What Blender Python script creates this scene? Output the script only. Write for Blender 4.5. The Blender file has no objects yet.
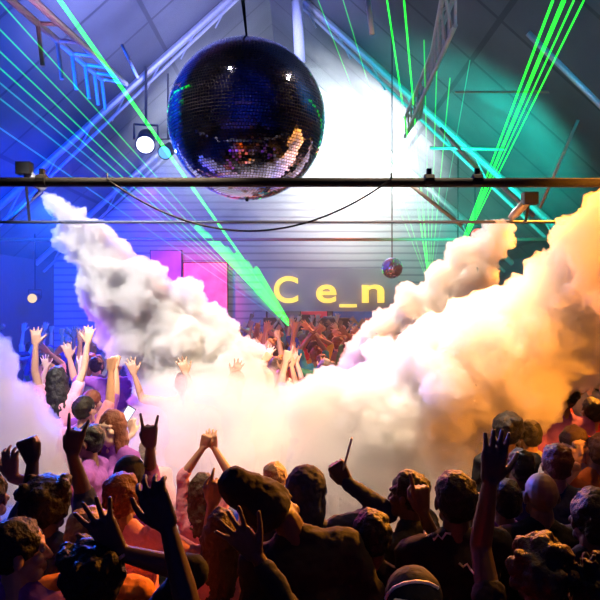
import bpy, bmesh, math, random
import numpy as np
from mathutils import Vector, Matrix, noise
random.seed(7)
SC = bpy.context.scene
COL = SC.collection
R = math.radians

# ---------------------------------------------------------------- camera
CAMZ = 2.55
cam_d = bpy.data.cameras.new('camera'); cam = bpy.data.objects.new('camera', cam_d); COL.objects.link(cam)
cam.location = (0, 0, CAMZ); cam.rotation_euler = (R(90), 0, 0)
cam_d.sensor_width = 36; cam_d.lens = 36; cam_d.clip_start = .05; cam_d.clip_end = 200
SC.camera = cam

def P(px, py, d):
    """point seen at photo position px,py at distance d down the hall"""
    return Vector(((px-300)/600*d, d, CAMZ+(300-py)/600*d))

# ---------------------------------------------------------------- world, lights, exposure
w = bpy.data.worlds.new('world'); SC.world = w; w.use_nodes = True
w.node_tree.nodes['Background'].inputs[0].default_value = (.02, .03, .12, 1)
w.node_tree.nodes['Background'].inputs[1].default_value = .3
SC.view_settings.view_transform = 'Standard'; SC.view_settings.look = 'None'
SC.view_settings.exposure = 0.0; SC.view_settings.gamma = 1; SC.view_settings.use_curve_mapping = False
SC.cycles.use_denoising = True
SC.cycles.volume_bounces = 4; SC.cycles.max_bounces = 8
SC.cycles.transparent_max_bounces = 24
SC.cycles.sample_clamp_indirect = 6
SC.cycles.sample_clamp_direct = 0

def spot(name, loc, to, col, power, ang=60, blend=.6, size=.08):
    l = bpy.data.lights.new(name, 'SPOT'); l.color = col; l.energy = power
    l.spot_size = R(ang); l.spot_blend = blend; l.shadow_soft_size = size
    o = bpy.data.objects.new(name, l); COL.objects.link(o); o.location = loc
    o.rotation_euler = (Vector(to)-Vector(loc)).to_track_quat('-Z', 'Y').to_euler()
    return o
def area(name, loc, to, col, power, sx, sy):
    l = bpy.data.lights.new(name, 'AREA'); l.shape = 'RECTANGLE'; l.size = sx; l.size_y = sy
    l.color = col; l.energy = power
    o = bpy.data.objects.new(name, l); COL.objects.link(o); o.location = loc
    o.rotation_euler = (Vector(to)-Vector(loc)).to_track_quat('-Z', 'Y').to_euler()
    return o
# stage wash on the gable
spot('gable_spot', (1.4, 15.5, 6.0), (1.5, 20, 7.2), (1, .95, .88), 2900, 96, 1, .3)
spot('gable_spot', (.6, 14.5, 5.2), (1.4, 20, 7.8), (.9, .95, 1), 2500, 62, 1, .3)
# roof washes
spot('blue_roof_spot', (-3.0, 6, 3.8), (-6.0, 11, 6.4), (.0, .09, 1), 7500, 135, .9, .3)
spot('blue_wall_spot', (-2.8, 12, 5.6), (-7.4, 20, 2.2), (.0, .02, 1), 2600, 85, .9, .3)
spot('blue_wall_spot', (-2.5, 11, 5.0), (-8.2, 15.5, 2.2), (.0, .012, 1), 9000, 95, .9, .3)
spot('teal_roof_spot', (2.6, 9.5, 3.6), (4.2, 14.5, 6.6), (.0, .62, .46), 6500, 84, .9, .3)
spot('teal_roof_spot', (3.0, 4.5, 4.2), (4.4, 8, 8), (.0, .16, .30), 1500, 120, .9, .3)
spot('violet_roof_spot', (-1.2, 8.0, 4.4), (-2.2, 11.0, 9.5), (.36, .38, .95), 8000, 85, .9, .3)
spot('glow_roof_spot', (.6, 14.4, 5.2), (2.6, 17.8, 8.2), (.85, .94, 1), 11000, 80, 1, .3)
spot('glow_roof_spot', (-1.0, 14.4, 5.2), (-3.2, 17.6, 8.2), (.72, .80, 1), 3600, 75, 1, .3)
spot('pink_roof_spot', (-1.6, 4.5, 4.2), (-2.4, 8.0, 9.2), (.8, .25, .6), 900, 60, 1, .3)
spot('blue_rear_fill', (0, 1.5, 4.0), (0, -2.5, 6.0), (.02, .08, 1), 800, 150, .9, .3)  # added fill: blues the unseen rear roof for the mirror ball to reflect
# crowd and smoke
spot('warm_smoke_spot', (1.5, 4.3, 5.8), (.1, 5.8, 1.4), (1, .72, .44), 2300, 62, .8, .15)
spot('warm_smoke_spot', (-.9, 3.6, 5.2), (-1.4, 5.1, 1.2), (1, .74, .46), 1300, 52, .8, .15)
spot('jet_spot', (-2.1, 3.6, 5.8), (-1.8, 6.5, 2.7), (.97, .91, .90), 2900, 38, .7, .15)
spot('jet_spot', (.6, 8.5, 5.6), (1.5, 6.7, 2.7), (1, .93, .86), 1100, 60, .7, .15)
spot('jet_spot', (-2.7, 3.6, 4.8), (-1.35, 7.0, 2.0), (1, .86, .76), 450, 30, .9, .15)
spot('orange_smoke_spot', (3.0, 1.6, 4.0), (2.35, 4.8, 2.35), (1, .30, .02), 3000, 46, .7, .15)
spot('orange_smoke_spot', (3.6, 6.5, 4.8), (2.4, 4.9, 2.3), (1, .30, .02), 5500, 60, .7, .15)
spot('white_cloud_spot', (.5, 5.2, 5.4), (1.1, 5.3, 2.2), (1, .80, .62), 560, 42, .8, .15)
spot('violet_crowd_spot', (-5.4, 7.6, 3.9), (-2.4, 6.2, 1.2), (.40, .05, 1), 1500, 40, .7, .1)
spot('blue_crowd_spot', (-5, 12, 4.5), (-3.4, 8, 2.0), (.02, .12, 1), 8000, 60, .7, .1)
spot('pink_stage_spot', (-3.0, 14.5, 5), (-3.6, 19.5, 2.8), (1, .05, .22), 2200, 42, .8, .1)
spot('red_crowd_spot', (1.5, 13.5, 5.5), (.2, 9, 1.8), (1, .26, .10), 5500, 65, .7, .1)
spot('magenta_crowd_spot', (-3.2, 12.5, 5.0), (-1.6, 8.6, 1.8), (1, .10, .5), 2000, 50, .7, .1)
spot('amber_spot', (2.4, 3.3, 4.4), (1.15, 2.6, 1.6), (1, .42, .08), 80, 45, .8, .05)
spot('amber_spot', (.9, 2.6, 4.0), (.36, 1.9, 1.6), (1, .8, .55), 25, 28, .8, .05)
spot('amber_spot', (-.4, 3.3, 3.6), (-1.05, 2.3, 1.55), (1, .45, .15), 40, 30, .8, .05)
# weak ambient fill added behind the camera, no known lamp there
area('rear_fill_area', (0, -2.2, 4.8), (0, 2, 1.5), (1, .4, .3), .25, 4, .6)

# ---------------------------------------------------------------- materials
MATS = {}
def mat(name, col, rough=.7, metal=0, emit=0, ecol=None, bump=0, bscale=30, var=0):
    if name in MATS: return MATS[name]
    m = bpy.data.materials.new(name); m.use_nodes = True; nt = m.node_tree
    b = nt.nodes['Principled BSDF']
    b.inputs['Base Color'].default_value = (*col, 1); b.inputs['Roughness'].default_value = rough
    b.inputs['Metallic'].default_value = metal
    if emit:
        b.inputs['Emission Color'].default_value = (*(ecol or col), 1); b.inputs['Emission Strength'].default_value = emit
    if bump or var:
        tc = nt.nodes.new('ShaderNodeTexCoord'); n = nt.nodes.new('ShaderNodeTexNoise')
        n.inputs['Scale'].default_value = bscale; n.inputs['Detail'].default_value = 6
        nt.links.new(tc.outputs['Object'], n.inputs['Vector'])
        if bump:
            bp = nt.nodes.new('ShaderNodeBump'); bp.inputs['Strength'].default_value = bump; bp.inputs['Distance'].default_value = .01
            nt.links.new(n.outputs['Fac'], bp.inputs['Height']); nt.links.new(bp.outputs['Normal'], b.inputs['Normal'])
        if var:
            mx = nt.nodes.new('ShaderNodeMix'); mx.data_type = 'RGBA'
            mx.inputs[6].default_value = (*[c*(1-var) for c in col], 1); mx.inputs[7].default_value = (*[min(1, c*(1+var)) for c in col], 1)
            nt.links.new(n.outputs['Fac'], mx.inputs[0]); nt.links.new(mx.outputs[2], b.inputs['Base Color'])
    MATS[name] = m; return m
def beam_mat(name, col, strength):
    """a laser beam glowing in the haze: adds its light, hides nothing"""
    if name in MATS: return MATS[name]
    m = bpy.data.materials.new(name); m.use_nodes = True; nt = m.node_tree; nt.nodes.clear()
    o = nt.nodes.new('ShaderNodeOutputMaterial'); a = nt.nodes.new('ShaderNodeAddShader')
    t = nt.nodes.new('ShaderNodeBsdfTransparent'); e = nt.nodes.new('ShaderNodeEmission')
    e.inputs[0].default_value = (*col, 1); e.inputs[1].default_value = strength
    nt.links.new(t.outputs[0], a.inputs[0]); nt.links.new(e.outputs[0], a.inputs[1]); nt.links.new(a.outputs[0], o.inputs['Surface'])
    MATS[name] = m; return m
def smoke_mat(name, density, col=(1, 1, 1), aniso=.2):
    m = bpy.data.materials.new(name); m.use_nodes = True; nt = m.node_tree; nt.nodes.clear()
    o = nt.nodes.new('ShaderNodeOutputMaterial'); v = nt.nodes.new('ShaderNodeVolumeScatter')
    v.inputs['Color'].default_value = (*col, 1); v.inputs['Density'].default_value = density; v.inputs['Anisotropy'].default_value = aniso
    nt.links.new(v.outputs[0], o.inputs['Volume']); return m

# ---------------------------------------------------------------- mesh helpers
def frame_of(d):
    d = Vector(d).normalized(); u = d.orthogonal().normalized(); return u, d.cross(u), d
class MB:
    def __init__(s): s.v = []; s.f = []
    def box(s, c, sz, rot=None):
        c = Vector(c); b = len(s.v)
        for x in (-.5, .5):
            for y in (-.5, .5):
                for z in (-.5, .5):
                    p = Vector((x*sz[0], y*sz[1], z*sz[2]))
                    if rot: p = rot @ p
                    s.v.append(c+p)
        s.f += [[b+i for i in q] for q in ((0, 1, 3, 2), (4, 6, 7, 5), (0, 4, 5, 1), (2, 3, 7, 6), (0, 2, 6, 4), (1, 5, 7, 3))]; return s
    def tube(s, pts, r, n=8, caps=True):
        pts = [Vector(p) for p in pts]; rr = r if isinstance(r, (list, tuple)) else [r]*len(pts)
        b = len(s.v); t0 = (pts[1]-pts[0]).normalized(); u = t0.orthogonal().normalized()
        for i, p in enumerate(pts):
            t = (pts[min(i+1, len(pts)-1)]-pts[max(i-1, 0)]).normalized()
            u = (u-t*u.dot(t)).normalized(); v = t.cross(u)
            for k in range(n):
                a = 2*math.pi*k/n; s.v.append(p+(u*math.cos(a)+v*math.sin(a))*rr[i])
        for i in range(len(pts)-1):
            for k in range(n):
                k2 = (k+1) % n; s.f.append([b+i*n+k, b+i*n+k2, b+(i+1)*n+k2, b+(i+1)*n+k])
        if caps:
            s.f.append([b+k for k in range(n)][::-1]); s.f.append([b+(len(pts)-1)*n+k for k in range(n)])
        return s
    def ell(s, c, rad, M=None, nu=14, nv=9):
        c = Vector(c); rad = rad if isinstance(rad, (tuple, list)) else (rad,)*3; b = len(s.v)
        def add(p):
            p = Vector((p[0]*rad[0], p[1]*rad[1], p[2]*rad[2])); s.v.append(c+(M @ p if M else p))
        add((0, 0, 1))
        for j in range(1, nv):
            th = math.pi*j/nv
            for i in range(nu):
                ph = 2*math.pi*i/nu; add((math.sin(th)*math.cos(ph), math.sin(th)*math.sin(ph), math.cos(th)))
        add((0, 0, -1)); L = len(s.v)-1
        for i in range(nu):
            i2 = (i+1) % nu
            s.f.append([b, b+1+i, b+1+i2]); s.f.append([L, b+1+(nv-2)*nu+i2, b+1+(nv-2)*nu+i])
            for j in range(nv-2):
                s.f.append([b+1+j*nu+i, b+1+(j+1)*nu+i, b+1+(j+1)*nu+i2, b+1+j*nu+i2])
        return s
    def cap(s, a, b, ra, rb, n=12, flat=1.0, side=None):
        """tapered capsule from a to b; flat<1 squeezes it across the direction `side`"""
        a = Vector(a); b = Vector(b); d = (b-a); L = d.length
        if L < 1e-5: return s.ell(a, ra)
        d /= L; u = Vector(side) if side is not None else d.orthogonal(); u = (u-d*u.dot(d)).normalized(); v = d.cross(u)
        base = len(s.v); rings = []
        for k in range(1, 4): t = math.pi/2*(1-k/3); rings.append((-ra*math.sin(t), ra*math.cos(t)))
        rings += [(L*.5, (ra+rb)/2)]
        for k in range(0, 3): t = math.pi/2*(k/3); rings.append((L+rb*math.sin(t), rb*math.cos(t)))
        s.v.append(a-d*ra)
        for h, r in rings:
            for k in range(n):
                an = 2*math.pi*k/n; s.v.append(a+d*h+u*math.cos(an)*r*flat+v*math.sin(an)*r)
        s.v.append(b+d*rb); T = len(s.v)-1; m = len(rings)
        for k in range(n):
            k2 = (k+1) % n
            s.f.append([base, base+1+k2, base+1+k]); s.f.append([T, base+1+(m-1)*n+k, base+1+(m-1)*n+k2])
            for j in range(m-1): s.f.append([base+1+j*n+k, base+1+j*n+k2, base+1+(j+1)*n+k2, base+1+(j+1)*n+k])
        return s
    def mesh(s, name):
        m = bpy.data.meshes.new(name); m.from_pydata([tuple(v) for v in s.v], [], s.f); m.update(); return m
    def build(s, name, mt, parent=None, smooth=False, loc=None):
        if loc is not None:
            loc = Vector(loc); s.v = [v-loc for v in s.v]
        m = s.mesh(name)
        if smooth: m.polygons.foreach_set('use_smooth', [True]*len(m.polygons))
        o = bpy.data.objects.new(name, m); COL.objects.link(o); m.materials.append(mt); o.parent = parent
        if loc is not None: o.location = loc
        return o
def remeshed(mb, name, voxel, smooth=2, nz=0, nscale=4, seed=0, rgh=.9):
    """one continuous skin over all the shapes collected in mb"""
    me = mb.mesh('tmp'); o = bpy.data.objects.new('tmp', me); COL.objects.link(o)
    r = o.modifiers.new('r', 'REMESH'); r.mode = 'VOXEL'; r.voxel_size = voxel; r.use_smooth_shade = True
    if smooth:
        sm = o.modifiers.new('s', 'SMOOTH'); sm.iterations = smooth; sm.factor = .5
    dg = bpy.context.evaluated_depsgraph_get()
    out = bpy.data.meshes.new_from_object(o.evaluated_get(dg)); out.name = name
    bpy.data.objects.remove(o); bpy.data.meshes.remove(me)
    if nz:
        n = len(out.vertices); co = np.empty(n*3, 'f'); out.vertices.foreach_get('co', co); co = co.reshape(-1, 3)
        nr = np.empty(n*3, 'f'); out.vertex_normals.foreach_get('vector', nr); nr = nr.reshape(-1, 3)
        off = Vector((seed*3.1, seed*1.7, seed*.9))
        dd = np.array([noise.fractal(Vector(c)*nscale+off, rgh, 2.1, 5) for c in co])
        co += nr*(dd*nz)[:, None]; out.vertices.foreach_set('co', co.ravel()); out.update()
    out.polygons.foreach_set('use_smooth', [True]*len(out.polygons))
    return out
def link(name, me, mt=None, parent=None):
    o = bpy.data.objects.new(name, me); COL.objects.link(o); o.parent = parent
    if mt is not None: me.materials.clear(); me.materials.append(mt)
    return o
def tag(o, label=None, cat=None, group=None, kind=None):
    if label: o['label'] = label
    if cat: o['category'] = cat
    if group: o['group'] = group
    if kind: o['kind'] = kind
    return o
def empty(name, loc=(0, 0, 0), rz=0):
    o = bpy.data.objects.new(name, None); COL.objects.link(o); o.location = loc; o.rotation_euler = (0, 0, rz); o.empty_display_size = .1
    return o
def struct(o): o['kind'] = 'structure'; return o

# ---------------------------------------------------------------- the hall
XL, XR, XM, ZE, ZR, Y0, Y1 = -8.2, 6.6, -.8, 3.8, 10.46, -3.0, 20.0
M_floor = mat('dark_floor', (.03, .03, .035), .5, var=.3, bump=.2)
M_wall = mat('painted_wall', (.08, .08, .09), .8, bump=.3, bscale=6, var=.15)
M_rear = mat('rear_wall_paint', (.05, .05, .07), .8, var=.2)
def roof_mat():
    m = mat('roof_panels', (.62, .62, .64), .75); nt = m.node_tree; b = nt.nodes['Principled BSDF']
    tc = nt.nodes.new('ShaderNodeTexCoord'); mp = nt.nodes.new('ShaderNodeMapping'); br = nt.nodes.new('ShaderNodeTexBrick')
    mp.inputs['Scale'].default_value = (1, 1, 1)
    br.inputs['Scale'].default_value = .16; br.inputs['Mortar Size'].default_value = .006; br.offset = 0
    br.inputs['Color1'].default_value = (.11, .11, .115, 1); br.inputs['Color2'].default_value = (.085, .085, .09, 1); br.inputs['Mortar'].default_value = (.04, .04, .045, 1)
    n = nt.nodes.new('ShaderNodeTexNoise'); n.inputs['Scale'].default_value = .5; n.inputs['Detail'].default_value = 5
    mx = nt.nodes.new('ShaderNodeMix'); mx.data_type = 'RGBA'; mx.blend_type = 'MULTIPLY'; mx.inputs[0].default_value = .8
    cr = nt.nodes.new('ShaderNodeValToRGB'); cr.color_ramp.elements[0].position = .35; cr.color_ramp.elements[0].color = (.35, .35, .4, 1); cr.color_ramp.elements[1].position = .65
    nt.links.new(tc.outputs['Object'], mp.inputs[0]); nt.links.new(mp.outputs[0], br.inputs['Vector']); nt.links.new(tc.outputs['Object'], n.inputs['Vector'])
    nt.links.new(n.outputs['Fac'], cr.inputs[0]); nt.links.new(br.outputs['Color'], mx.inputs[6]); nt.links.new(cr.outputs[0], mx.inputs[7]); nt.links.new(mx.outputs[2], b.inputs['Base Color'])
    return m
M_roof = roof_mat()
def slab(name, pts, off, mt):
    mb = MB(); off = Vector(off); n = len(pts)
    mb.v = [Vector(p) for p in pts]+[Vector(p)+off for p in pts]
    mb.f = [list(range(n)), list(range(2*n-1, n-1, -1))]+[[i, (i+1) % n+0, (i+1) % n+n, i+n][::-1] for i in range(n)]
    o = mb.build(name, mt); bm = bmesh.new(); bm.from_mesh(o.data); bmesh.ops.recalc_face_normals(bm, faces=bm.faces); bm.to_mesh(o.data); bm.free()
    return struct(o)
slab('floor', [(XL, Y0, 0), (XR, Y0, 0), (XR, Y1, 0), (XL, Y1, 0)], (0, 0, -.2), M_floor)
slab('wall_left', [(XL, Y0, 0), (XL, Y1, 0), (XL, Y1, ZE), (XL, Y0, ZE)], (-.2, 0, 0), M_wall)
slab('wall_right', [(XR, Y0, 0), (XR, Y1, 0), (XR, Y1, ZE), (XR, Y0, ZE)], (.2, 0, 0), mat('dark_wall', (.06, .07, .09), .8, var=.2))
gp = lambda y: [(XL, y, 0), (XR, y, 0), (XR, y, ZE), (XM, y, ZR), (XL, y, ZE)]
slab('wall_back', gp(Y0), (0, -.2, 0), M_rear)
def plank_wall():
    m = mat('gable_planks', (.7, .7, .7), .7); nt = m.node_tree; b = nt.nodes['Principled BSDF']
    tc = nt.nodes.new('ShaderNodeTexCoord'); sx = nt.nodes.new('ShaderNodeSeparateXYZ'); wv = nt.nodes.new('ShaderNodeTexWave')
    wv.wave_type = 'BANDS'; wv.bands_direction = 'Z'; wv.inputs['Scale'].default_value = 1.3; wv.inputs['Distortion'].default_value = .6; wv.inputs['Detail'].default_value = 2; wv.inputs['Detail Scale'].default_value = .5
    cr = nt.nodes.new('ShaderNodeValToRGB'); cr.color_ramp.elements[0].position = .0; cr.color_ramp.elements[0].color = (.22, .22, .24, 1); cr.color_ramp.elements[1].position = .3; cr.color_ramp.elements[1].color = (.42, .42, .42, 1)
    nt.links.new(tc.outputs['Object'], wv.inputs['Vector']); nt.links.new(wv.outputs['Fac'], cr.inputs[0]); nt.links.new(cr.outputs[0], b.inputs['Base Color'])
    return m
slab('wall_front', gp(Y1), (0, .2, 0), plank_wall())
slab('ceiling', [(XL, Y0, ZE), (XL, Y1, ZE), (XM, Y1, ZR), (XM, Y0, ZR)], (0, 0, .2), M_roof)
slab('ceiling', [(XM, Y0, ZR), (XM, Y1, ZR), (XR, Y1, ZE), (XR, Y0, ZE)], (0, 0, .2), M_roof)
# ---------------------------------------------------------------- roof steel
M_steel = mat('pale_steel', (.30, .30, .31), .45, .3, var=.2)
M_dark = mat('dark_steel', (.008, .008, .012), .8)
M_black = mat('black_rubber', (.006, .006, .008), .6)
M_white = mat('white_paint', (.75, .74, .73), .5)
def roof_z(x): return ZR-(ZR-ZE)*((XM-x)/(XM-XL) if x < XM else (x-XM)/(XR-XM))
def rafter_frame(y, lab, mt=M_steel):
    r = empty('roof_frame', (XM, y, ZR-.1)); loc = Vector((XM, y, ZR-.1))
    for s, xe in ((-1, XL), (1, XR)):
        a = Vector((XM, y, ZR-.13)); b = Vector((xe, y, ZE-.13+.0)); q = Vector((0, 0, -.42))
        MB().tube([a-loc, b-loc], .085, 8).build('rafter', mt, r)
        MB().tube([a+q-loc+Vector((s*.3, 0, 0)), b+q*.6-loc-Vector((s*.25, 0, 0))], .04, 8).build('lower_chord', mt, r)
        for k in range(1, 9):
            t = k/9.2; p0 = a.lerp(b, t); p1 = a.lerp(b, t+.05)+q*.9
            MB().tube([p0-loc, p1-loc], .02, 6).build('web_bar', mt, r)
    return tag(r, lab, 'roof truss')
rafter_frame(14, 'pale steel gable truss that frames the white glow behind the mirror ball')
rafter_frame(18.6, 'smaller pale steel gable truss against the planked gable wall')
def pipe(name, a, b, r, mt, lab, cat='pipe', group=None):
    a = Vector(a); b = Vector(b); m = (a+b)/2
    return tag(MB().tube([a, b], r, 12).build(name, mt, None, True, m), lab, cat, group)
# the black bar in front of the mirror ball, with clamps
zb = 3.345
root = empty('crossbar', (XM, 4, zb)); root_o = Vector((XM, 4, zb))
MB().tube([Vector((XL, 4, zb))-root_o, Vector((XR, 4, zb-.02))-root_o], .031, 14).build('bar', M_dark, root, True)
for x in (-1.72, .86, 1.18):
    m = MB(); m.tube([Vector((x-.03, 4, zb))-root_o, Vector((x+.03, 4, zb))-root_o], .044, 12); m.box(Vector((x, 4, zb+.05))-root_o, (.03, .03, .06)); m.build('clamp', M_dark, root)
tag(root, 'thick black steel bar crossing the hall in front of the big mirror ball', 'bar')
z2 = 2.55+78/600*6.1
pipe('crossbar', (XL, 6.1, z2), (XR, 6.1, z2), .016, mat('blue_grey_steel', (.05, .06, .10), .5, .3), 'thin dark bar behind the big one that carries the smoke nozzles', 'bar')
pipe('crossbar', (XL, 13, 3.86), (XR, 13, 3.86), .035, mat('tan_steel', (.35, .27, .2), .5, .3), 'thin tan bar crossing the hall low behind the mirror ball', 'bar')
# drooping cable on the bar
pts = []
for i in range(33):
    t = i/32; x = -1.27+t*1.87; pts.append((x, 3.955, zb+.0-.34*(1-(2*t-1)**2)))
pts = [(-1.27, 3.955, zb+.04)]+pts+[(.60, 3.955, zb+.04)]
tag(MB().tube(pts, .0065, 6).build('cable', M_black, None, True, (0, 3.955, zb)), 'black cable drooping in a wide arc under the black bar', 'cable')
pts = [(-1.27-.02*i/10*6, 3.95, zb-.09*math.sin(i/10*math.pi)-.0) for i in range(11)]
# ladder truss, upper side of the roof over the blue light
def ladder(chords, drops, mt, lab, rc=.035, rd=.022):
    c0 = chords[0][0]; r = empty('lighting_truss', c0)
    for a, b in chords: MB().tube([Vector(a)-c0, Vector(b)-c0], rc, 8).build('chord', mt, r)
    for a, b in drops: MB().tube([Vector(a)-c0, Vector(b)-c0], rd, 8).build('rung', mt, r)
    return tag(r, lab, 'lighting truss')
def PL(a, b, t, da, db):  # a point on the chord running from photo point a (distance da) to b (db)
    A = P(*a, da); B = P(*b, db); return A.lerp(B, t)
A0, A1 = P(5, -5, 5.2), P(103, 80, 8.2); B0, B1 = P(28, -5, 5.2), P(126, 84, 8.2)
dr = []
for t in (.24, .42, .58, .74, .87, .98):
    p = A0.lerp(A1, t); q = p+Vector((.05, 0, -.42)); dr.append((p, q))
    dr.append((p, B0.lerp(B1, t)))
ladder([(A0, A1), (B0, B1)], dr, M_steel, 'pale ladder truss with hanging rods in the blue corner of the roof')
# its twin by the teal roof
A0, A1 = P(458, -12, 6.2), P(405, 118, 10.5); B0, B1 = P(444, -12, 6.2), P(420, 118, 10.5)
C0, C1 = A0+Vector((.05, .3, -.25)), A1+Vector((.05, .3, -.25))
dr = []
for k in range(13):
    t = k/12.5; L = (A0, A1, B0, B1, C0, C1)
    dr.append((A0.lerp(A1, t), B0.lerp(B1, min(1, t+.04)))); dr.append((B0.lerp(B1, t), C0.lerp(C1, min(1, t+.04)))); dr.append((A0.lerp(A1, min(1, t+.03)), C0.lerp(C1, t)))
ladder([(A0, A1), (B0, B1), (C0, C1)], dr, M_steel, 'pale zigzag truss climbing towards the roof beside the green laser fan', .028, .018)
# loose roof pipes and braces
for a, b, da, db, r, mt, lab in (
        ((528, 33), (640, 145), 7, 7.2, .035, M_steel, 'grey round pipe sloping down the teal corner of the roof'),
        ((578, 120), (540, 208), 7, 7.2, .018, mat('tan_steel', (0, 0, 0)), 'thin tan pole leaning in front of the dark teal roof'),
        ((440, 128), (482, 174), 9, 9, .025, mat('tan_steel', (0, 0, 0)), 'tan brace sloping down between the laser beams above the black bar'),
        ((500, 184), (534, 216), 8, 8, .03, M_steel, 'short pale brace just below the black bar by the thick laser beam'),
        ((408, 183), (462, 226), 8, 8, .025, mat('tan_steel', (0, 0, 0)), 'tan brace crossing the laser fan under the black bar'),
        ((455, 92), (620, 92), 10, 10, .018, mat('tan_steel', (0, 0, 0)), 'long thin level pipe across the teal roof, the upper of two'),
        ((430, 148), (505, 149), 11, 11, .03, mat('tan_steel', (0, 0, 0)), 'short level pipe behind the laser fan, the lower of two'),
        ((8, 222), (46, 186), 6.4, 6.1, .02, M_steel, 'pale stub pipe slanting up to the smoke nozzle by the blue wall'),
        ((297, 2), (300, 62), 13, 13, .12, M_white, 'white square post above the mirror ball in the bright glow'),
        ((368, 0), (372, 34), 7, 7, .03, M_white, 'little pale hanger rod under the roof between the laser beams'),
        ((122, 45), (138, 78), 8, 8, .02, M_steel, 'short pale hanger rod beside the ladder truss')):
    pipe('roof_pipe', P(*a, da), P(*b, db), r, mt, lab)
# ---------------------------------------------------------------- mirror balls
def mirror_ball(c, rad, rows, lab, top, name='mirror_ball', off=(0, 0)):
    rnd = random.Random(5); c = Vector(c); r = empty(name, c)
    MB().ell((0, 0, 0), rad*.985, nu=64, nv=40).build('core', mat('ball_core', (.01, .01, .02), .4), r, True)
    mb = MB()
    for j in range(rows):
        t0 = math.pi*j/rows+.004; t1 = math.pi*(j+1)/rows-.004; tm = (t0+t1)/2; n = max(6, int(2*rows*math.sin(tm)))
        for i in range(n):
            p0 = 2*math.pi*i/n; p1 = 2*math.pi*(i+1)/n-.006/max(.15, math.sin(tm)); pm = (p0+p1)/2
            N = Vector((math.sin(tm)*math.cos(pm), math.sin(tm)*math.sin(pm), math.cos(tm)))
            u = Vector((-math.sin(pm), math.cos(pm), 0)); v = N.cross(u); N2 = (N+u*rnd.gauss(0, .012)+v*rnd.gauss(0, .012)).normalized()
            b = len(mb.v)
            for th, ph in ((t0, p0), (t1, p0), (t1, p1), (t0, p1)):
                q = Vector((math.sin(th)*math.cos(ph), math.sin(th)*math.sin(ph), math.cos(th)))*rad
                q = q-N2*(q-N*rad).dot(N2); mb.v.append(q)
            mb.f.append([b, b+1, b+2, b+3])
    mb.build('mirror_tiles', mat('mirror_glass', (.38, .45, .85), .05, 1), r)
    MB().tube([(0, 0, rad*.98), (0, 0, rad*1.06)], rad*.07, 12).build('cap', M_dark, r)
    MB().tube([(0, 0, -rad*1.0), (0, 0, -rad*1.025)], rad*.02, 8).build('tail_stud', M_dark, r)
    for dx, dy in ((off[0], 0), (off[1], 0)) if off[0] else ((0, 0),):
        MB().tube([(0, 0, rad*1.04), (dx, dy, top-c.z)], .008 if rad > .4 else .012, 6).build('wire', M_black, r)
    return tag(r, lab, 'mirror ball')
bc = P(247, 121, 4.94)
mirror_ball(bc, .645, 84, 'huge dark mirror ball hanging in front of the white glow', roof_z(-.9)-.02, off=(-.75, -.45))
sc_ = P(392, 268, 12)
mirror_ball(sc_, .21, 24, 'little mirror ball hanging beside the last yellow sign letter', roof_z(sc_.x), off=(0, 0))
# ---------------------------------------------------------------- lamps
def stage_lamp(c, aim, size, lens_mat, lab, top=None, name='stage_lamp'):
    c = Vector(c); r = empty(name, c); a = (Vector(aim)-c).normalized(); u = Vector((0, 0, 1)).cross(a).normalized(); s = size
    MB().tube([-a*s*.5, -a*s*.35, a*s*.3, a*s*.5], [s*.16, s*.3, s*.34, s*.36], 18).build('housing', M_dark, r, True)
    MB().tube([a*s*.46, a*s*.505], s*.31, 18).build('lens', lens_mat, r)
    y = MB(); y.tube([-u*s*.42, -u*s*.42+Vector((0, 0, s*.55)), u*s*.42+Vector((0, 0, s*.55)), u*s*.42], s*.045, 8); y.build('yoke', M_dark, r)
    MB().tube([(0, 0, s*.53), (0, 0, (top if top else c.z+s)-c.z)], s*.05, 8).build('drop_pipe', M_dark, r)
    return tag(r, lab, 'stage lamp')
L_white = mat('lens_white', (.02, .02, .02), emit=3, ecol=(.95, .97, 1)); L_yel = mat('lens_yellow', (.02, .02, .02), emit=1.1, ecol=(1, .7, .06)); L_blue = mat('lens_blue', (.02, .02, .02), emit=1.3, ecol=(.15, .5, 1))
c = P(146, 140, 13.6); stage_lamp(c, (c.x+.9, 9, 3), .62, L_white, 'white stage lamp hanging between the truss and the mirror ball', roof_z(c.x)-.2)
c = P(168, 150, 15.0); stage_lamp(c, (c.x-1, 9, 3), .5, L_blue, 'blue stage lamp hanging close behind the white one', roof_z(c.x))
c = P(35, 298, 17); stage_lamp(c, (c.x+.6, 9, 2.2), .42, L_yel, 'yellow glowing lamp low in the deep blue corner', roof_z(c.x)+.02)
c = P(475, 232, 15); stage_lamp(c, (c.x-.3, 9, 2), .5, mat('lens_red', (.02, .02, .02), emit=1.2, ecol=(1, .03, .02)), 'red stage lamp under the dark steel beside the sloping jet', roof_z(c.x))
c = P(458, 308, 15); stage_lamp(c, (c.x-.6, 6, 2.3), .36, mat('lens_lime', (.02, .02, .02), emit=1.2, ecol=(.45, 1, .03)), 'lime green glowing lamp above the crowd behind the sloping jet', roof_z(c.x))
# smoke nozzles on the second bar
def nozzle(tip, d, lab):
    tip = Vector(tip); d = Vector(d).normalized(); r = empty('smoke_nozzle', tip)
    MB().tube([-d*.26, -d*.07, -d*.0], [.045, .045, .028], 12).build('barrel', M_steel, r, True)
    MB().box(-d*.27, (.14, .10, .12)).build('valve_box', M_dark, r)
    q = Vector((tip.x-d.x*.27, 6.1, z2))-tip; MB().tube([-d*.27, q], .014, 8).build('bracket', M_dark, r)
    return tag(r, lab, 'smoke nozzle')
nozzle(P(43, 191, 6.1), P(215, 400, 7.4)-P(45, 193, 6.1), 'pale smoke nozzle at the top of the steep jet by the blue wall')
nozzle(P(510, 219, 6.1), P(350, 385, 7.2)-P(510, 219, 6.1), 'pale smoke nozzle at the top of the jet beside the thick laser bundle')
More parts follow.
